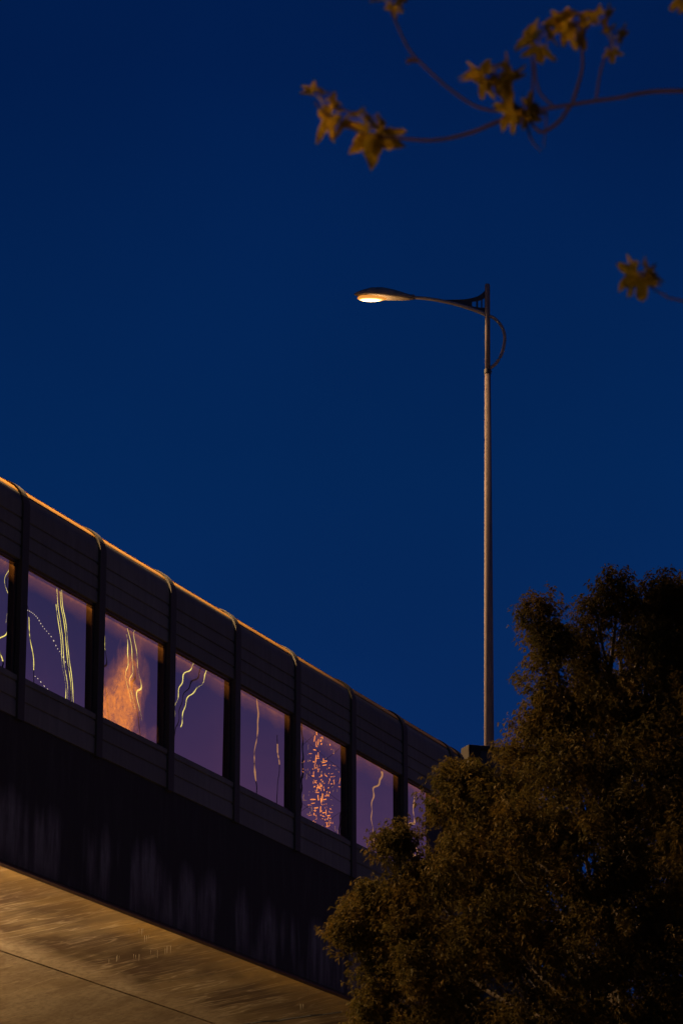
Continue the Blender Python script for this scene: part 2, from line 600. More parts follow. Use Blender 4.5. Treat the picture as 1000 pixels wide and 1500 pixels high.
spans = [(k, k * S, (k + 1) * S) for k in range(-4, 7)] + [(7, 7 * S, KEND * S)]
for k, ua, ub in spans:
    x0, x1 = ua + 0.095, ub - 0.095
    # lower panel
    pts = [(0.0, 0.0)]
    groove(pts, 0.26)
    pts += [(0.0, 0.50), (0.018, 0.505), (0.018, 0.53), (-0.006, 0.535), (-0.006, ZW0 - 0.03), (0.004, ZW0 - 0.02), (0.12, ZW0 - 0.02), (0.12, 0.0)]
    bm = bmesh.new()
    add_profile(bm, pts, x0, x1)
    jig(finish('lower_panel', bm, m_panel, bar))
    # upper panel
    pts = [(0.0, ZW1 + 0.01)]
    for z in (2.54, 2.75, 2.96):
        groove(pts, z)
    pts += [(0.0, ZT)] + arc(RC, 4, 30, 6)
    inner = [(y, z) for y, z in arc(RC - 0.09, 30, 4, 6)] + [(0.10, ZT), (0.10, ZW1 + 0.01)]
    bm = bmesh.new()
    add_profile(bm, pts + inner, x0, x1)
    jig(finish('upper_panel', bm, m_panel, bar))
    # rolled top sheet
    bm = bmesh.new()
    add_profile(bm, arc(RC + 0.004, 31, 50, 8) + arc(RC - 0.05, 50, 31, 8), x0, x1)
    add_profile(bm, arc(RC + 0.012, 53.5, 90, 9) + arc(RC - 0.05, 90, 53.5, 9), x0, x1)
    jig(finish('top_sheet', bm, m_cap, bar, smooth=False))
    if x1 - x0 < 1.0:
        bm = bmesh.new()
        add_box(bm, x0, x1, 0.01, 0.11, ZW0 - 0.018, ZW1 + 0.008)
        finish('filler_panel', bm, m_panel, bar)
        continue
    # window: frame with a buckled sheet inside it
    fr = bmesh.new()
    za, zb = ZW0 - 0.018, ZW1 + 0.008
    for a, b, c, d in ((x0, x0 + 0.03, za, zb), (x1 - 0.03, x1, za, zb), (x0 + 0.03, x1 - 0.03, za, za + 0.03), (x0 + 0.03, x1 - 0.03, zb - 0.035, zb)):
        add_box(fr, a, b, 0.045, 0.098, c, d)
    fo = finish('window_frame', fr, m_frame, bar)
    NX, NZ = 70, 56
    xs = np.linspace(x0 + 0.028, x1 - 0.028, NX)
    zs_ = np.linspace(za + 0.028, zb - 0.033, NZ)
    vs, fs = [], []
    for z in zs_:
        for x in xs:
            vs.append((x - ua, pane_offset(k, x - ua, z), z))
    for j in range(NZ - 1):
        for i in range(NX - 1):
            a = j * NX + i
            fs.append((a, a + 1, a + NX + 1, a + NX))
    me = bpy.data.meshes.new('pane')
    me.from_pydata(vs, [], fs)
    me.shade_smooth()
    link_mesh('pane', me, m_pane_glow if k == 2 - 1 else m_pane, fo, (ua, 0.075, 0))

# posts
for kk in list(range(-4, 8)) + [KEND]:
    u = kk * S
    bm = bmesh.new()
    path = [(-0.035, -0.03), (-0.035, 1.6), (-0.035, ZT)] + [(RC - (RC + 0.035) * math.cos(R_(a)), ZT + (RC + 0.035) * math.sin(R_(a))) for a in range(8, 92, 7)]
    back = [(RC - (RC - 0.1) * math.cos(R_(a)), ZT + (RC - 0.1) * math.sin(R_(a))) for a in range(85, 7, -7)] + [(0.12, ZT), (0.12, -0.03)]
    w = 0.1
    # outer flange, full width, and narrower web behind
    fl_in = [(RC - (RC + 0.018) * math.cos(R_(a)), ZT + (RC + 0.018) * math.sin(R_(a))) for a in range(85, 7, -7)] + [(-0.018, ZT), (-0.018, 1.6), (-0.018, -0.03)]
    add_profile(bm, path + fl_in, u - w, u + w)
    web = [(-0.018, -0.03), (-0.018, 1.6), (-0.018, ZT)] + [(RC - (RC + 0.018) * math.cos(R_(a)), ZT + (RC + 0.018) * math.sin(R_(a))) for a in range(8, 86, 7)]
    add_profile(bm, web + back, u - 0.0942, u + 0.0942)
    finish('post', bm, m_post, bar)

# ------------------------------------------------------------------ short wall of the slip ramp past the barrier's end
E0 = bridge(KEND * S + 0.2, -0.05, 0)
ry = R_(69)
ramp = empty('ramp_wall', E0, math.pi / 2 - ry)
tag(ramp, 'dark flat topped wall starting where the curved noise barrier ends, below the lamp pole', 'wall')
zt = 0.0
bm = bmesh.new()
add_box(bm, 0.24, 1.45, 0.0, 0.3, -2.0, 3.565)
finish('wall_panel', bm, m_frame, ramp)
bm = bmesh.new()
add_box(bm, -0.02, 0.235, -0.04, 0.36, -2.0, 3.645, 0.01)
finish('end_post', bm, m_rampp, ramp)
bm = bmesh.new()
add_box(bm, 0.237, 1.5, -0.05, 0.35, 3.569, 3.645, 0.01)
finish('coping', bm, m_rampp, ramp)
bm = bmesh.new()
add_box(bm, -0.5, 1.6, -0.1, 5.0, -3.2, -2.003)
add_box(bm, 0.2, 1.4, 0.8, 2.2, -E0.z - 0.3, -3.203)
finish('ramp_slab', bm, m_fascia, ramp)

# ------------------------------------------------------------------ street lamps
PB = at(715.8, 1092, 68.0)
DECKZ = B0.z - 0.5
PH = PB.z + 9.97 - DECKZ          # pole height above the deck


def make_street_lamp():
    root = empty('street_lamp')
    H = PH
    bm = bmesh.new()
    add_tube(bm, [(0, 0, 0.0), (0, 0, 0.03)], 0.2, 16)
    for a in range(4):
        add_tube(bm, [(0.15 * math.cos(a * 1.57 + .78), 0.15 * math.sin(a * 1.57 + .78), 0.02), (0.15 * math.cos(a * 1.57 + .78), 0.15 * math.sin(a * 1.57 + .78), 0.08)], 0.016, 6)
    finish('base_plate', bm, m_dark, root)
    bm = bmesh.new()
    zc = H - 1.96                          # where the slimmer top section starts
    add_tube(bm, [(0, 0, 0.03), (0, 0, H * 0.5), (0, 0, zc)], [0.118, 0.091, 0.063], 24)
    add_tube(bm, [(0, 0, zc), (0, 0, H - 0.02), (0, 0, H)], [0.056, 0.054, 0.045], 24)
    finish('pole', bm, m_pole, root, smooth=True)
    bm = bmesh.new()
    add_tube(bm, [(0, 0, zc - 0.05), (0, 0, zc + 0.05)], 0.075, 20)
    add_tube(bm, [(0.05, 0, zc), (0.09, 0, zc)], 0.012, 6)
    finish('collar', bm, m_dark, root)
    # arm: x- is out towards the road
    z0 = H - 0.70
    arm = smooth_path([(0.0, 0, z0), (-0.33, 0, z0 + 0.15), (-0.80, 0, z0 + 0.31), (-1.25, 0, z0 + 0.41), (-1.66, 0, z0 + 0.46)], 5)
    bm = bmesh.new()
    add_tube(bm, arm, [0.042 - 0.008 * i / len(arm) for i in range(len(arm))], 14)
    finish('arm', bm, m_arm, root, smooth=True)
    # loop of tube behind the pole
    lp = smooth_path([(0.0, 0, z0 + 0.0), (0.14, 0, z0 - 0.07), (0.29, 0, z0 - 0.25), (0.36, 0, z0 - 0.50), (0.31, 0, z0 - 0.82), (0.19, 0, z0 - 1.06), (0.04, 0, z0 - 1.19)], 6)
    bm = bmesh.new()
    add_tube(bm, lp, 0.034, 12)
    finish('loop_tube', bm, m_arm, root, smooth=True)
    # gusset between arm and pole, pierced by three triangular openings
    up_ = smooth_path([(-0.90, 0, z0 + 0.36), (-0.48, 0, z0 + 0.36), (-0.20, 0, z0 + 0.42), (-0.03, 0, z0 + 0.55)], 6)
    lo_ = smooth_path([(-0.90, 0, z0 + 0.335), (-0.48, 0, z0 + 0.20), (-0.20, 0, z0 + 0.09), (-0.03, 0, z0 + 0.02)], 6)
    bm = bmesh.new()
    add_tube(bm, up_, 0.016, 8)
    n = len(up_)
    for i in range(0, n - 1):
        j = i + 1
        hole = i in (9, 10, 12, 13, 15, 16)
        for th in (1,):
            a0, a1, b0, b1 = up_[i], up_[j], lo_[i], lo_[j]
            if hole:
                m0, m1 = a0.lerp(b0, 0.28), a1.lerp(b1, 0.28)
                n0, n1 = a0.lerp(b0, 0.72), a1.lerp(b1, 0.72)
                quads = [(a0, a1, m1, m0), (n0, n1, b1, b0)]
            else:
                quads = [(a0, a1, b1, b0)]
            for q in quads:
                f = [bm.verts.new(v + Vector((0, dy, 0))) for dy in (-0.01, 0.01) for v in q]
                bm.faces.new(f[0:4]); bm.faces.new(f[4:8][::-1])
                for e in range(4):
                    bm.faces.new((f[e], f[(e + 1) % 4], f[4 + (e + 1) % 4], f[4 + e]))
    finish('gusset', bm, m_dark, root)
    # head: flattened teardrop shell, open underneath for the bowl
    hx, hz = -1.60, z0 + 0.45
    L = 1.22
    bm = bmesh.new()
    prof = [(0.0, 0.045, 0.045, 0.05), (0.05, 0.075, 0.065, 0.055), (0.18, 0.11, 0.10, 0.06), (0.40, 0.15, 0.155, 0.06), (0.62, 0.18, 0.185, 0.06), (0.85, 0.175, 0.165, 0.055), (1.02, 0.13, 0.11, 0.045), (1.15, 0.07, 0.055, 0.03), (1.22, 0.012, 0.012, 0.01)]
    rings = []
    for (x, w, top, bot) in prof:
        ring = []
        for k in range(20):
            a = 2 * math.pi * k / 20
            c, s_ = math.cos(a), math.sin(a)
            zz = top * (s_ ** 1 if s_ > 0 else 0) if s_ > 0 else -bot * abs(s_) ** 0.4
            ring.append(bm.verts.new((hx - x, w * c, hz + zz + x * 0.09)))
        rings.append(ring)
    for r0, r1 in zip(rings, rings[1:]):
        for k in range(20):
            bm.faces.new((r0[k], r0[(k + 1) % 20], r1[(k + 1) % 20], r1[k]))
    bm.faces.new(rings[0]); bm.faces.new(rings[-1])
    add_tube(bm, [(hx + 0.06, 0, hz + 0.003), (hx - 0.05, 0, hz + 0.01)], 0.058, 14)
    head = finish('lamp_head', bm, m_head, root, smooth=True)
    # glass bowl under the head
    bm = bmesh.new()
    bmesh.ops.create_uvsphere(bm, u_segments=24, v_segments=12, radius=1.0)
    for v in bm.verts:
        v.co = Vector((v.co.x * 0.33, v.co.y * 0.13, v.co.z * 0.075))
        v.co += Vector((hx - 0.82, 0, hz + 0.018))
    finish('lamp_glass', bm, m_lens, head, smooth=True)
    for kind, power, dz in (('SPOT', 800, -0.10), ('POINT', 26, -0.36)):  # point light added below the head to brighten arm and housing
        ld = bpy.data.lights.new('lamp_light', kind)
        ld.color = SODIUM
        ld.energy = power
        ld.shadow_soft_size = 0.12
        if kind == 'SPOT':
            ld.spot_size = R_(168)
            ld.spot_blend = 0.25
        lo = bpy.data.objects.new('lamp_light', ld)
        COL.objects.link(lo)
        lo.parent = root
        lo.location = (hx - 0.80, 0, hz + dz)
    return root


lamp = make_street_lamp()
tag(lamp, 'lit street lamp on a tall grey pole behind the barrier against the blue sky', 'street lamp', 'street lamps along the roads')
ARM = math.pi / 2 - R_(-84) + math.pi     # local -x points to yaw -84
lamp.location = (PB.x - (PB.z - DECKZ) * math.tan(R_(0.55)), PB.y, DECKZ)
lamp.rotation_euler = (Matrix.Rotation(R_(0.55), 3, 'Y') @ Matrix.Rotation(ARM, 3, 'Z')).to_euler()


def boost(root, watts, cone=158):
    for c in root.children:
        for g in c.children:
            if g.name.startswith('lamp_glass'):
                g.data = g.data.copy()
                g.data.materials[0] = m_lens_far
        if c.type == 'LIGHT':
            c.data = c.data.copy()
            if c.data.type == 'SPOT':
                c.data.energy = watts
                c.data.spot_size = R_(cone)


l2 = copy_tree(lamp)  # unseen lamp, set at mid-deck so it lights the barrier rim
l2.location = bridge(-0.5, W / 2, -0.5)
l2.rotation_euler = (0, 0, ARM + math.pi)
boost(l2, 44000, 106)
l2['label'] = 'unseen street lamp at mid deck, placed to light the barrier rim'

l4 = copy_tree(lamp)  # unseen lamp added to light the tree from the upper left
l4.location = (-9.2, 33.5, 0)
l4.rotation_euler = (0, 0, math.pi)
boost(l4, 8200, 150)
l4['label'] = 'unseen street lamp added left of the big tree to light its crown'
l3 = copy_tree(lamp)
q = bridge(21.6, W - 0.4, -0.5)
boost(l3, 28000, 176)
l3.location = q
l3.rotation_euler = (0, 0, ARM)
l3['label'] = 'street lamp on the far edge of the viaduct, left of the lit one in view'

def make_globe_lamp(h, power, col=SODIUM):  # unseen lamps; globe form chosen to throw light upward too
    root = empty('globe_lamp')
    bm = bmesh.new()
    add_tube(bm, [(0, 0, 0), (0, 0, 0.06), (0, 0, 0.07), (0, 0, 0.5), (0, 0, 0.55), (0, 0, h - 0.25)], [0.16, 0.16, 0.09, 0.08, 0.055, 0.04], 16)
    finish('pole', bm, m_dark, root)
    bm = bmesh.new()
    add_tube(bm, [(0, 0, h - 0.25), (0, 0, h - 0.21), (0, 0, h - 0.18)], [0.05, 0.12, 0.13], 16)
    finish('holder', bm, m_dark, root)
    bm = bmesh.new()
    bmesh.ops.create_uvsphere(bm, u_segments=24, v_segments=14, radius=0.21)
    o = finish('globe', bm, m_globe, root, (0, 0, h), True)
    ld = bpy.data.lights.new('lamp_light', 'POINT')
    ld.color = col
    ld.energy = power
    ld.shadow_soft_size = 0.22
    lo = bpy.data.objects.new('lamp_light', ld)
    COL.objects.link(lo)
    lo.parent = root
    lo.location = (0, 0, h)
    return root


g1 = make_globe_lamp(5.0, 66000, (1.0, 0.65, 0.32))
q = bridge(-4.0, 5.0, 0)
g1.location = (q.x, q.y, 0)
tag(g1, 'sodium globe lamp on a short post under the viaduct, lighting its underside', 'street lamp')
g2 = make_globe_lamp(3.8, 5600)
g2.location = (-2.1, 4.6, 0)
tag(g2, 'sodium globe lamp on a short post beside the road, left of the camera', 'street lamp')

# ------------------------------------------------------------------ big fine-leaved tree in front of the viaduct
TD = 36.0
tree = empty('broadleaf_tree', (at(905, 1500, TD + 0.6).x, at(905, 1500, TD + 0.6).y, 0))
tag(tree, 'large dark fine leaved tree covering the lower right in front of the viaduct', 'tree')
LOBES = [
    (905, 868, 30, 0), (925, 895, 40, .2), (972, 872, 30, .1), (985, 910, 50, .2), (1040, 905, 60, 0), (789, 905, 25, -.3), (796, 948, 36, -.3), (822, 945, 34, -.2),
    (805, 1003, 42, -.4), (850, 948, 26, .2), (874, 908, 22, .1), (858, 985, 24, .3), (945, 960, 55, -.2), (1010, 985, 65, -.3), (870, 1010, 34, .3), (825, 1060, 55, -.5), (900, 1045, 60, -.5), (985, 1070, 75, -.7), (1085, 1010, 85, 0),
    (785, 1085, 36, -.2), (762, 1125, 42, -.2), (840, 1135, 65, -.8), (925, 1155, 75, -1.0), (1015, 1180, 85, -1.0), (1105, 1150, 95, -.5),
    (664, 1150, 28, -.5), (690, 1156, 28, -.4), (658, 1192, 34, -.6), (590, 1238, 22, -.7), (572, 1246, 12, -.7), (700, 1195, 48, -.8), (735, 1168, 28, -.4), (622, 1285, 40, -.8), (564, 1318, 32, -.8), (534, 1347, 24, -.8), (508, 1378, 20, -.8), (538, 1395, 32, -.8), (590, 1350, 55, -1.0), (556, 1440, 38, -.9),
    (548, 1482, 30, -.9), (680, 1285, 62, -1.2), (770, 1235, 72, -1.2), (870, 1265, 82, -1.5), (985, 1290, 92, -1.5), (640, 1420, 74, -1.3), (745, 1370, 82, -1.6), (865, 1395, 86, -1.8), (990, 1410, 95, -1.6), (1105, 1300, 105, -.8),
    (570, 1530, 56, -.8), (660, 1550, 85, -1.2), (780, 1540, 95, -1.7), (900, 1545, 100, -1.7), (1020, 1550, 105, -1.4), (1120, 1470, 105, -.6), (1200, 1380, 90, .2), (1190, 1220, 90, .2), (1160, 1090, 80, .2),
    (700, 1670, 90, -.5), (840, 1680, 105, -1.0), (980, 1680, 100, -.8), (1100, 1620, 100, -.2), (600, 1630, 60, -.3), (780, 1790, 70, .2), (930, 1790, 80, .2), (1050, 1760, 80, .4),
]
cents, rads_ = [], []
for (x, y, r, dd) in LOBES:
    cents.append(at(x, y, TD + dd)); rads_.append(r / FPX * TD)
    if r >= 45:                            # the far half of the crown
        cents.append(at(x, y, TD + 1.1 - dd * 0.9)); rads_.append(r / FPX * TD * 1.05)


def leaf_cloud(cents, rads, dens, per, size, seed):
    g = np.random.default_rng(seed)
    P0, AX = [], []
    for c, r in zip(cents, rads):
        # boughs: rounded sprays set over the lobe, with dark gaps between them
        nb = max(7, int(17 * r * r / 0.16))
        bv = g.normal(size=(nb, 3)); bv /= np.linalg.norm(bv, axis=1)[:, None]
        br_ = np.clip(g.normal(0.19, 0.04, nb), 0.11, 0.28)
        bc = bv * (np.maximum(r - 0.10, r * 0.6) * g.uniform(0.62, 1.0, nb))[:, None]
        n = nb * dens
        v = g.normal(size=(n, 3)); v /= np.linalg.norm(v, axis=1)[:, None]
        v[:, 2] = np.abs(v[:, 2]) * np.where(g.uniform(size=n) < 0.72, 1, -1)
        k = np.repeat(np.arange(nb), dens)
        p = np.array(c)[None] + bc[k] + v * (br_[k] * g.uniform(0.5, 1.0, n) ** 0.5)[:, None] * np.array([1, 1, 0.85])[None]
        a = v * 0.7 + np.array([0, 0, 0.75])[None] + g.normal(size=(n, 3)) * 0.3
        a /= np.linalg.norm(a, axis=1)[:, None]
        P0.append(p); AX.append(a)
    P0 = np.concatenate(P0); AX = np.concatenate(AX)
    n = len(P0)
    # each shoot: leaflets set along its axis, arching out and hanging
    rep = np.repeat(np.arange(n), per)
    m = len(rep)
    t = g.uniform(-0.05, 0.13, m)
    base = P0[rep] + AX[rep] * t[:, None]
    out = g.normal(size=(m, 3))
    out -= AX[rep] * np.sum(out * AX[rep], axis=1)[:, None]
    out /= np.linalg.norm(out, axis=1)[:, None]
    dirv = out * 0.8 + AX[rep] * g.uniform(-0.1, 0.5, m)[:, None] + np.array([0, 0, -1.0])[None] * g.uniform(0.15, 0.95, m)[:, None]
    dirv /= np.linalg.norm(dirv, axis=1)[:, None]
    sd = np.cross(dirv, g.normal(size=(m, 3)))
    sd /= np.linalg.norm(sd, axis=1)[:, None]
    ln = size * g.uniform(0.65, 1.35, m)
    wd = ln * g.uniform(0.12, 0.19, m)
    tip = base + dirv * ln[:, None] + np.array([0, 0, -1])[None] * (ln * 0.15)[:, None]
    mid = base + dirv * (ln * 0.45)[:, None]
    V = np.empty((m * 4, 3), dtype=np.float32)
    V[0::4] = base; V[1::4] = mid + sd * wd[:, None]; V[2::4] = tip; V[3::4] = mid - sd * wd[:, None]
    return V


def cloud_mesh(name, V):
    me = bpy.data.meshes.new(name)
    nv = len(V); nf = nv // 4
    me.vertices.add(nv); me.vertices.foreach_set('co', V.ravel())
    me.loops.add(nv); me.loops.foreach_set('vertex_index', np.arange(nv, dtype=np.int32))
    me.polygons.add(nf)
    me.polygons.foreach_set('loop_start', np.arange(0, nv, 4, dtype=np.int32))
    me.polygons.foreach_set('loop_total', np.full(nf, 4, dtype=np.int32))
    me.update(); me.validate()
    return me


TO = np.array(tree.location)
V = leaf_cloud([np.array(c) - TO for c in cents], rads_, 20, 16, 0.052, 5)
print('leaves', len(V) // 4)
link_mesh('crown', cloud_mesh('crown', V), m_crown, tree)
bm = bmesh.new()
zb_ = 4.2
add_tube(bm, [(0, 0, -0.1), (0.02, 0.02, 0.4), (-0.05, 0.05, 2.2), (0.02, 0, zb_), (-0.1, 0.05, 6.2), (0.05, 0, 8.4), (0.15, -0.05, 10.0), (0.12, 0, 11.6)], [0.32, 0.24, 0.20, 0.18, 0.13, 0.09, 0.05, 0.015], 12)
rr = random.Random(4)
for i, (c, r) in enumerate(zip(cents, rads_)):
    if i % 2 and r < 0.35:
        continue
    q = Vector(c) - Vector(TO)
    hz = max(zb_ - 1.0, min(10.5, q.z - 0.35 * Vector((q.x, q.y)).length - 0.5))
    s = Vector((0, 0, hz))
    m1 = s.lerp(q, 0.5) + Vector((rr.uniform(-.15, .15), rr.uniform(-.15, .15), -0.12 * (q - s).length))
    e = q + Vector((rr.uniform(-.1, .1), rr.uniform(-.1, .1), r * 0.8))
    pth = smooth_path([s, m1, q, e], 4)
    r0 = 0.015 + 0.008 * (q - s).length
    add_tube(bm, pth, [max(0.006, r0 * (1 - 0.9 * k / (len(pth) - 1))) for k in range(len(pth))], 6)
finish('trunk', bm, m_bark, tree, smooth=True)

# ------------------------------------------------------------------ tree overhead whose twigs hang into the top of the picture
BD = 9.0
near_root = at(2150, 700, BD)
ov = empty('overhanging_tree', (near_root.x, near_root.y, 0))
tag(ov, 'near tree whose blurred thin twigs with yellow brown lobed leaves hang into the top right', 'tree')
OV = Vector(ov.location)


def leaf_mesh(name, seed, folded):
    """one palmate five-lobed leaf, stalk at the origin, tip along +y, about one unit long"""
    g = random.Random(seed)
    out = []
    lob = [(-125, .5), (-58, .80), (0, 1.0), (58, .80), (125, .5)]
    for i, (a, l) in enumerate(lob):
        l *= g.uniform(0.9, 1.1)
        for da, f in ((-22, .55), (-13, .80), (0, 1.04), (13, .80), (22, .55)):
            t = R_(a + da * (1.0 if i in (1, 2, 3) else 0.8))
            f *= g.uniform(0.86, 1.08)
            out.append((math.sin(t) * l * f, math.cos(t) * l * f))
        if i < 4:
            t = R_((a + lob[i + 1][0]) / 2)
            out.append((math.sin(t) * .43, math.cos(t) * .43))
    bm = bmesh.new()
    c = bm.verts.new((0, 0.02, 0))
    vs = []
    for x, y in out:
        rr2 = math.hypot(x, y)
        z = folded * abs(x) * 0.6 - 0.22 * rr2 * rr2 + g.uniform(-.03, .03)
        vs.append(bm.verts.new((x, y, z)))
    for a, b in zip(vs, vs[1:]):
        bm.faces.new((c, a, b))
    return bm


LEAF_BM = [leaf_mesh('l', s, f) for s, f in ((1, 0.5), (2, 0.2), (3, -0.3), (4, 0.8))]
gl_ = random.Random(21)


def add_leaf(bm, x, y, size, ang, tilt, depth, roll=0.0):
    """leaf whose stalk end is at picture position x, y; ang = tip direction (0 up, 90 right)"""
    src = gl_.choice(LEAF_BM)
    s = size * 0.95 / FPX * BD
    a = R_(ang)
    tipd = (RT * math.sin(a) + UP * math.cos(a))
    t = R_(tilt)
    tip = (tipd * math.cos(t) + FW * math.sin(t)).normalized()
    nrm = (-FW * math.cos(t) + tipd * math.sin(t)).normalized()
    nrm = (Matrix.Rotation(R_(roll), 3, tip) @ nrm).normalized()
    side = tip.cross(nrm).normalized()
    o = at(x, y, depth) - OV
    mp = {}
    for v in src.verts:
        mp[v] = bm.verts.new(o + side * v.co.x * s + tip * v.co.y * s + nrm * v.co.z * s)
    for f in src.faces:
        bm.faces.new([mp[v] for v in f.verts])


def cluster(parent, leaves, jit=0.25):
    bm = bmesh.new()
    for (x, y, size, ang, tilt, roll) in leaves:
        add_leaf(bm, x + 7 * math.sin(R_(ang)), y - 7 * math.cos(R_(ang)), size, ang, tilt, BD + gl_.uniform(-jit, jit) * 0.3, roll)
    bmesh.ops.solidify(bm, geom=list(bm.faces), thickness=0.0006)
    cx = sum(l[0] for l in leaves) / len(leaves)
    cy = sum(l[1] for l in leaves) / len(leaves)
    hub = at(cx, cy, BD) - OV
    for (x, y, size, ang, tilt, roll) in leaves:      # leaf stalks
        e = at(x + 9 * math.sin(R_(ang)), y - 9 * math.cos(R_(ang)), BD) - OV
        add_tube(bm, [hub, hub.lerp(e, 0.5) + Vector((0, 0, 0.003)), e], 1.1 / FPX * BD, 5)
    return finish('leaf_cluster', bm, m_leaf, parent)


def twig(bm, px, *rs, sub=6):
    """rs: radii in picture pixels, one for each end or one for every point"""
    pts = [at(p[0], p[1], BD) - OV for p in px]
    pth = smooth_path(pts, sub)
    if len(rs) == 2:
        rs = [rs[0] + (rs[1] - rs[0]) * i / (len(px) - 1) for i in range(len(px))]
    rad = 0.72 * np.interp(np.arange(len(pth)) / sub, np.arange(len(px)), rs)
    add_tube(bm, pth, [float(r) / FPX * BD for r in rad], 8)


trunk_top = at(2150, -500, BD) - OV
bm = bmesh.new()
add_tube(bm, smooth_path([(0, 0, -0.1), (0.05, 0.03, 1.2), (-0.04, 0, 3.0), (0.0, 0.05, 4.6), (0.1, 0.1, 6.2), (0.05, 0.0, 7.8)], 4), [0.17 - 0.14 * i / 20 for i in range(21)], 12)
finish('trunk', bm, m_bark, ov, smooth=True)
# its crown, up and to the right of what the picture shows
oc = [Vector((dx, dy, z)) for dx, dy, z in ((0.1, 0.0, 8.6), (-0.5, 0.3, 7.9), (0.7, -0.2, 7.7), (0.2, 0.8, 7.4), (0.3, -0.8, 7.9), (1.2, 0.4, 7.0), (1.0, -0.7, 6.6), (0.6, 0.9, 6.5), (-0.2, -0.7, 7.2), (0.0, 0.5, 9.1))]
link_mesh('crown', cloud_mesh('crown', leaf_cloud([np.array(c) for c in oc], [0.62] * len(oc), 7, 9, 0.13, 12)), m_crown, ov)
# main branch
bm = bmesh.new()
tr = lambda x, y: (x, y)
twig(bm, [(2150, 620), (1700, 330), (1300, 150), (1000, 133), (900, 144), (838, 153), (790, 160), (740, 163), (700, 157), (660, 132), (622, 98), (600, 74), (585, 45), (573, 12), (570, -40)], 40, 22, 8, 4.6, 4.0, 3.8, 3.6, 3.2, 3.0, 2.9, 2.7, 2.6, 2.4, 2.3, 2.0)
twig(bm, [(836, 153), (818, 178), (795, 193), (782, 186), (768, 165), (752, 150)], 4.5, 2.5)
twig(bm, [(790, 160), (735, 176), (690, 194), (640, 205), (590, 203), (530, 194), (485, 172), (460, 150)], 5.0, 2.2)
twig(bm, [(838, 150), (848, 118), (853, 90), (848, 55), (840, 35)], 4.0, 2.0)
twig(bm, [(812, 158), (790, 135), (783, 100), (786, 70)], 3.0, 1.6)
twig(bm, [(778, 160), (780, 110), (776, 60)], 3.0, 1.5)
twig(bm, [(872, 147), (880, 100), (892, 70), (900, 45)], 2.8, 1.4)
twig(bm, [(755, 160), (742, 142), (728, 128)], 3.5, 2.0)
twig(bm, [(770, 178), (778, 205), (792, 222)], 3.0, 1.2)
twig(bm, [(800, 165), (798, 195), (795, 215)], 2.2, 1.0)
twig(bm, [(612, 90), (600, 88), (596, 92)], 3, 6, 4)
br = finish('branch', bm, m_twig, ov, smooth=True)
cluster(br, [(462, 140, 24, -50, 20, 20), (465, 142, 22, 20, 50, 10), (478, 150, 26, 90, 35, -30), (470, 152, 20, 150, 50, 0)])
cluster(br, [(490, 165, 52, -140, 25, 40), (488, 165, 34, 60, 55, -40), (500, 172, 40, -170, 40, -60)])
cluster(br, [(540, 185, 36, 20, 60, 30), (530, 172, 30, -60, 50, 40), (545, 190, 48, -130, 35, 20), (545, 192, 54, 178, 20, -15), (552, 190, 52, 125, 25, 35), (548, 180, 30, 80, 55, 0)])
cluster(br, [(715, 112, 54, -75, 40, 45), (712, 108, 38, -100, 55, -20), (728, 108, 38, 170, 35, 10), (735, 110, 46, 60, 62, 20), (730, 118, 50, 130, 45, -30), (712, 112, 40, -160, 45, 30), (740, 112, 36, 90, 40, 50), (725, 105, 34, 0, 65, 0)])
cluster(br, [(757, 158, 46, -140, 35, 30), (757, 160, 34, -80, 50, -30), (765, 158, 36, 80, 45, 0), (768, 162, 38, 120, 40, 40), (756, 158, 28, 170, 40, 10), (770, 155, 26, 30, 60, 0)])
cluster(br, [(788, 60, 44, -90, 40, 40), (785, 55, 38, -50, 55, 0), (790, 62, 40, 175, 45, 20), (795, 52, 36, 60, 60, 10)])
cluster(br, [(835, 35, 50, -75, 45, 20), (838, 30, 44, -110, 50, -40), (842, 30, 36, 100, 50, 0), (836, 36, 44, -150, 50, 30), (845, 45, 36, 140, 40, -30), (838, 25, 30, 10, 60, 0), (820, 30, 36, -60, 60, 30)])
cluster(br, [(880, 28, 36, -60, 45, 10), (882, 28, 32, 60, 45, 50), (876, 40, 30, 90, 55, -10)])
cluster(br, [(900, 55, 28, 70, 40, 40), (894, 68, 26, 170, 40, 0), (898, 50, 26, -50, 60, 20)])
cluster(br, [(572, 0, 34, -60, 45, 20), (574, 0, 30, 80, 45, 0), (573, 2, 26, 170, 40, 30), (571, -6, 30, 10, 50, 0)])
# second branch with the lone leaf cluster at the right edge
bm = bmesh.new()
twig(bm, [(2150, 900), (1600, 620), (1200, 480), (1000, 441), (972, 432), (950, 418), (938, 402)], 24, 12, 4, 2.6, 2.3, 2.1, 1.9)
br2 = finish('branch', bm, m_twig, ov, smooth=True)
cluster(br2, [(936, 400, 46, -125, 35, 30), (938, 398, 36, -75, 55, -20), (940, 400, 44, 178, 25, 0), (940, 402, 36, 100, 50, 30), (938, 396, 30, 60, 60, 10), (944, 408, 34, 85, 40, -40)])
bm = bmesh.new()
twig(bm, [(2150, 420), (1600, 40), (1200, -40), (1030, -10), (1002, -2)], 24, 12, 5, 2.6, 2)
br3 = finish('branch', bm, m_twig, ov, smooth=True)
cluster(br3, [(1003, -4, 32, -120, 40, 20), (1005, -2, 34, 160, 40, 0), (1004, -6, 30, -40, 50, 20)])
for b in LEAF_BM:
    b.free()

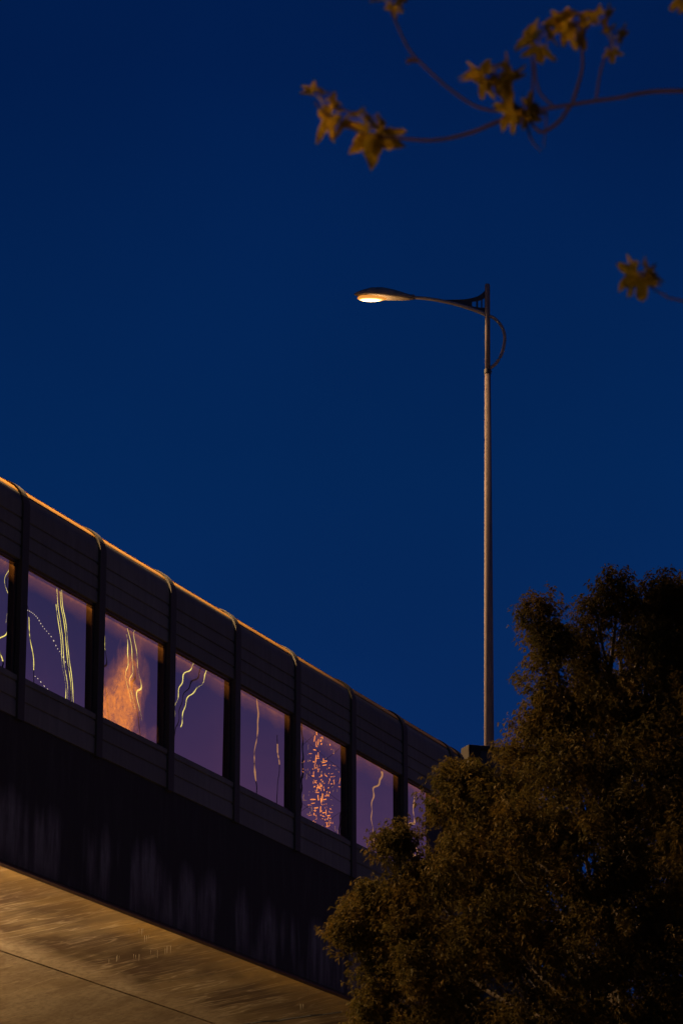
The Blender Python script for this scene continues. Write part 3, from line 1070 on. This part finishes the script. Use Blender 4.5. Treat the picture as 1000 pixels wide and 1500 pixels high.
# ------------------------------------------------------------------ unseen lit masts, made up so the barrier panes mirror streaks
m_led_y = emit_mat('yellow_green_light_tube', (1.0, 0.86, 0.20), 2.5)
m_led_t = emit_mat('tan_light_tube', (1.0, 0.50, 0.22), 0.75)
m_led_o = emit_mat('orange_light', (1.0, 0.30, 0.06), 2.2)
m_bulb = emit_mat('pale_string_bulb', (1.0, 0.82, 0.62), 1.6)


def reflection_mast(x, y, tubes, mat, label, rad=0.0088):
    """made-up slim mast with upright light tubes to be mirrored; tubes = (offset across, z0, z1)"""
    root = empty('reflection_mast', (x, y, 0), R_(-47) + 0.0)
    top = max(t[2] for t in tubes) + 0.4
    bm = bmesh.new()
    add_tube(bm, [(0, 0.12, -0.1), (0, 0.1, top * 0.5), (0, 0.09, top * 0.78), (0, 0.06, top)], [0.16, 0.09, 0.02, 0.011], 8)
    finish('mast', bm, m_dark, root)
    rt = random.Random(int(y * 100))
    for off, z0, z1 in tubes:
        bm = bmesh.new()
        nseg = 14
        add_tube(bm, [(off, 0, z0 + (z1 - z0) * i / nseg) for i in range(nseg + 1)], [rad * rt.choice((0.12, 0.5, 0.8, 1.0, 1.3)) for _ in range(nseg + 1)], 6)
        finish('light_tube', bm, mat, root)
        for z in (z0 + 0.1, z1 - 0.1):
            bm = bmesh.new()
            add_tube(bm, [(off, 0.012, z), (0, 0.075, z)], 0.005, 5)
            finish('bracket', bm, m_dark, root)
    return tag(root, label, 'light mast', 'unseen light masts added for pane reflections')


reflection_mast(41.88, 84.29, [(-0.12, 31.6, 33.5), (0.06, 31.0, 33.3), (0.0, 29.7, 30.9)], m_led_y, 'added yellow lit mast farthest left, mirrored in the leftmost pane')
reflection_mast(41.88, 85.14, [(0.0, 29.6, 31.3)], m_led_y, 'added lone short yellow tube mast next to the leftmost lit mast')
reflection_mast(41.90, 86.84, [(-0.10, 28.5, 32.9), (-0.03, 28.7, 32.7), (0.10, 28.6, 32.8), (0.17, 28.4, 32.2)], m_led_y, 'added tall mast with four yellow tubes mirrored in the second pane')
reflection_mast(41.93, 88.56, [(0.0, 30.9, 32.3), (0.08, 31.0, 32.1)], m_led_y, 'added mast with two short yellow tubes between the taller ones')
reflection_mast(41.97, 89.99, [(-0.16, 28.9, 32.3), (0.08, 29.2, 32.1), (0.24, 29.4, 31.8)], m_led_y, 'added mast with three spread yellow tubes mirrored in the orange glow pane')
reflection_mast(42.05, 92.38, [(-0.14, 29.2, 31.5), (0.18, 29.0, 31.4)], m_led_y, 'added mast with a pair of yellow tubes mirrored in the fourth pane')
reflection_mast(42.24, 95.92, [(0.0, 27.8, 30.7)], m_led_t, 'added mast with one long tan tube mirrored in the fifth pane', 0.02)
reflection_mast(42.31, 97.05, [(0.0, 28.5, 29.1)], m_led_t, 'added mast with one very short tan tube', 0.02)
reflection_mast(42.75, 102.3, [(0.0, 26.6, 29.2)], m_led_t, 'added mast with one tan tube mirrored beside the tree', 0.022)
reflection_mast(42.98, 104.57, [(0.0, 26.5, 28.9)], m_led_t, 'added last tan tube mast on the right of the row', 0.03)
# unseen lattice tower with orange lamps, added for its reflection in a pane
lt = empty('reflection_tower', (42.49, 99.38, 0), R_(-47))
tag(lt, 'added slender steel lattice tower hung with small orange lamps among the masts', 'tower')
bm = bmesh.new()
for sx in (-0.72, 0.72):
    for sy in (0.3, 1.7):
        add_tube(bm, [(sx, sy, -0.1), (sx, sy, 31.2)], 0.014, 6)
for i in range(26):
    z = i * 1.2
    for (a, b) in (((-.72, .3), (.72, .3)), ((.72, .3), (.72, 1.7)), ((.72, 1.7), (-.72, 1.7)), ((-.72, 1.7), (-.72, .3))):
        add_tube(bm, [(a[0], a[1], z), (b[0], b[1], z + 1.2)], 0.007, 4)
finish('lattice', bm, m_dark, lt)
rl = random.Random(8)
for i in range(240):
    bm = bmesh.new()
    x = max(-0.72, min(0.72, round(rl.gauss(0.0, 0.36) / 0.09) * 0.09 + rl.uniform(-.04, .04)))
    z = 26.3 + round(rl.betavariate(1.5, 1.7) * 3.8 / 0.14) * 0.14 + rl.uniform(-.04, .04)
    core = abs(x) < 0.36 and rl.random() < 0.75
    rad = rl.uniform(0.006, 0.017) if core else rl.uniform(0.003, 0.008)
    if rl.random() < 0.6:
        ln = rl.choice((0.03, 0.05, 0.09, 0.2))
        p0, p1 = (x, 0.2, z), (x, 0.2, z + ln)
    else:
        ln = rl.choice((0.03, 0.05, 0.11))
        p0, p1 = (x, 0.2, z), (x + ln, 0.2, z)
    add_tube(bm, [p0, p1], rad, 6)
    finish('lamp', bm, m_led_o if core or rl.random() < 0.35 else m_led_t, lt)
# unseen strings of bulbs between the first masts, added for dotted reflections
for nm, a, b, sag, nb in (('arc', Vector((41.88, 85.1, 31.55)), Vector((41.90, 86.75, 30.3)), -0.28, 20), ('low', Vector((41.88, 85.2, 29.3)), Vector((41.90, 86.6, 28.95)), 0.06, 11)):
    root = empty('reflection_string', a)
    bm = bmesh.new()
    pts = []
    for i in range(nb + 1):
        t = i / nb
        pts.append((b - a) * t + Vector((0, 0, -sag * 4 * t * (1 - t))))
    add_tube(bm, pts, 0.004, 5)
    wire = finish('wire', bm, m_dark, root)
    bme = None
    for p in pts:
        if bme is None:
            bb = bmesh.new()
            bmesh.ops.create_icosphere(bb, subdivisions=1, radius=0.018)
            o = finish('bulb', bb, m_bulb, root)
            bme = o.data
        else:
            o = bpy.data.objects.new('bulb', bme)
            COL.objects.link(o)
            o.parent = root
        o.location = p + Vector((-0.02, 0, -0.02))
    tag(root, 'added bulging string of pale bulbs between two masts' if nm == 'arc' else 'added lower nearly straight string of pale bulbs between two masts', 'string lights')

# ------------------------------------------------------------------ dusk sky
w = bpy.data.worlds.new('World')
sc.world = w
w.use_nodes = True
nt = w.node_tree
nt.nodes.clear()
N = lambda t, **k: (lambda nd: ([setattr(nd, a, b) for a, b in k.items()], nd)[1])(nt.nodes.new(t))
out = N('ShaderNodeOutputWorld')
bg = N('ShaderNodeBackground')
nt.links.new(bg.outputs[0], out.inputs['Surface'])
tc = N('ShaderNodeTexCoord')
sep = N('ShaderNodeSeparateXYZ')
nt.links.new(tc.outputs['Generated'], sep.inputs[0])
rp = N('ShaderNodeValToRGB')
els = rp.color_ramp.elements
stops = [(0.0, (0.085, 0.085, 0.078)), (0.06, (0.058, 0.066, 0.082)), (0.135, (0.004, 0.025, 0.10)), (0.20, (0.0028, 0.0220, 0.112)), (0.31, (0.0011, 0.0200, 0.098)), (0.42, (0.0005, 0.0118, 0.070)), (1.0, (0.0004, 0.007, 0.042))]
while len(els) < len(stops):
    els.new(0.5)
for e, (p, c) in zip(els, stops):
    e.position = p; e.color = c + (1,)
nt.links.new(sep.outputs['Z'], rp.inputs['Fac'])
# last glow of the set sun and the town, low in the sky on the right
dotn = N('ShaderNodeVectorMath', operation='DOT_PRODUCT')
ga = R_(62)
gd = Vector((math.sin(ga), math.cos(ga), 0.02)).normalized()
dotn.inputs[1].default_value = gd
nt.links.new(tc.outputs['Generated'], dotn.inputs[0])
gr = N('ShaderNodeValToRGB')
ge = gr.color_ramp.elements
gst = [(0.0, (0, 0, 0)), (0.64, (0.0, 0.0, 0.0)), (0.86, (0.03, 0.015, 0.026)), (0.925, (0.085, 0.038, 0.060)), (0.955, (0.19, 0.070, 0.105)), (1.0, (0.40, 0.14, 0.14))]
while len(ge) < len(gst):
    ge.new(0.5)
for e, (p, c) in zip(ge, gst):
    e.position = p; e.color = c + (1,)
nt.links.new(dotn.outputs['Value'], gr.inputs['Fac'])
addn = N('ShaderNodeMix', data_type='RGBA', blend_type='ADD')
addn.inputs[0].default_value = 1.0
nt.links.new(rp.outputs[0], addn.inputs[6])
gz = N('ShaderNodeValToRGB')
ze = gz.color_ramp.elements
zst = [(0.0, (1.0, .9, .75)), (0.19, (0.95, .80, .62)), (0.225, (0.60, .50, .46)), (0.25, (0.36, .36, .42)), (0.275, (0.26, .30, .38)), (0.45, (0.08, .09, .11))]
while len(ze) < len(zst):
    ze.new(0.5)
for e, (p, c) in zip(ze, zst):
    e.position = p; e.color = c + (1,)
nt.links.new(sep.outputs['Z'], gz.inputs['Fac'])
mul = N('ShaderNodeMix', data_type='RGBA', blend_type='MULTIPLY')
mul.inputs[0].default_value = 1.0
nt.links.new(gr.outputs[0], mul.inputs[6])
nt.links.new(gz.outputs[0], mul.inputs[7])
nt.links.new(mul.outputs[2], addn.inputs[7])
sn = N('ShaderNodeTexNoise')
sn.inputs['Scale'].default_value = 7.0
sn.inputs['Detail'].default_value = 5.0
nt.links.new(tc.outputs['Generated'], sn.inputs['Vector'])
sr = N('ShaderNodeMapRange')
sr.inputs['From Min'].default_value = 0.3; sr.inputs['From Max'].default_value = 0.7
sr.inputs['To Min'].default_value = 0.93; sr.inputs['To Max'].default_value = 1.07
nt.links.new(sn.outputs['Fac'], sr.inputs['Value'])
sm_ = N('ShaderNodeMix', data_type='RGBA', blend_type='MULTIPLY')
sm_.inputs[0].default_value = 1.0
nt.links.new(addn.outputs[2], sm_.inputs[6])
nt.links.new(sr.outputs['Result'], sm_.inputs[7])
nt.links.new(sm_.outputs[2], bg.inputs['Color'])
bg.inputs['Strength'].default_value = 1.0

# ------------------------------------------------------------------ render settings
sc.view_settings.view_transform = 'Standard'
sc.view_settings.look = 'None'
sc.view_settings.exposure = 0.0
sc.view_settings.gamma = 1.0
sc.cycles.max_bounces = 6
sc.cycles.diffuse_bounces = 3
sc.cycles.glossy_bounces = 4
sc.cycles.transmission_bounces = 4
sc.cycles.sample_clamp_indirect = 4.0
sc.cycles.use_denoising = True
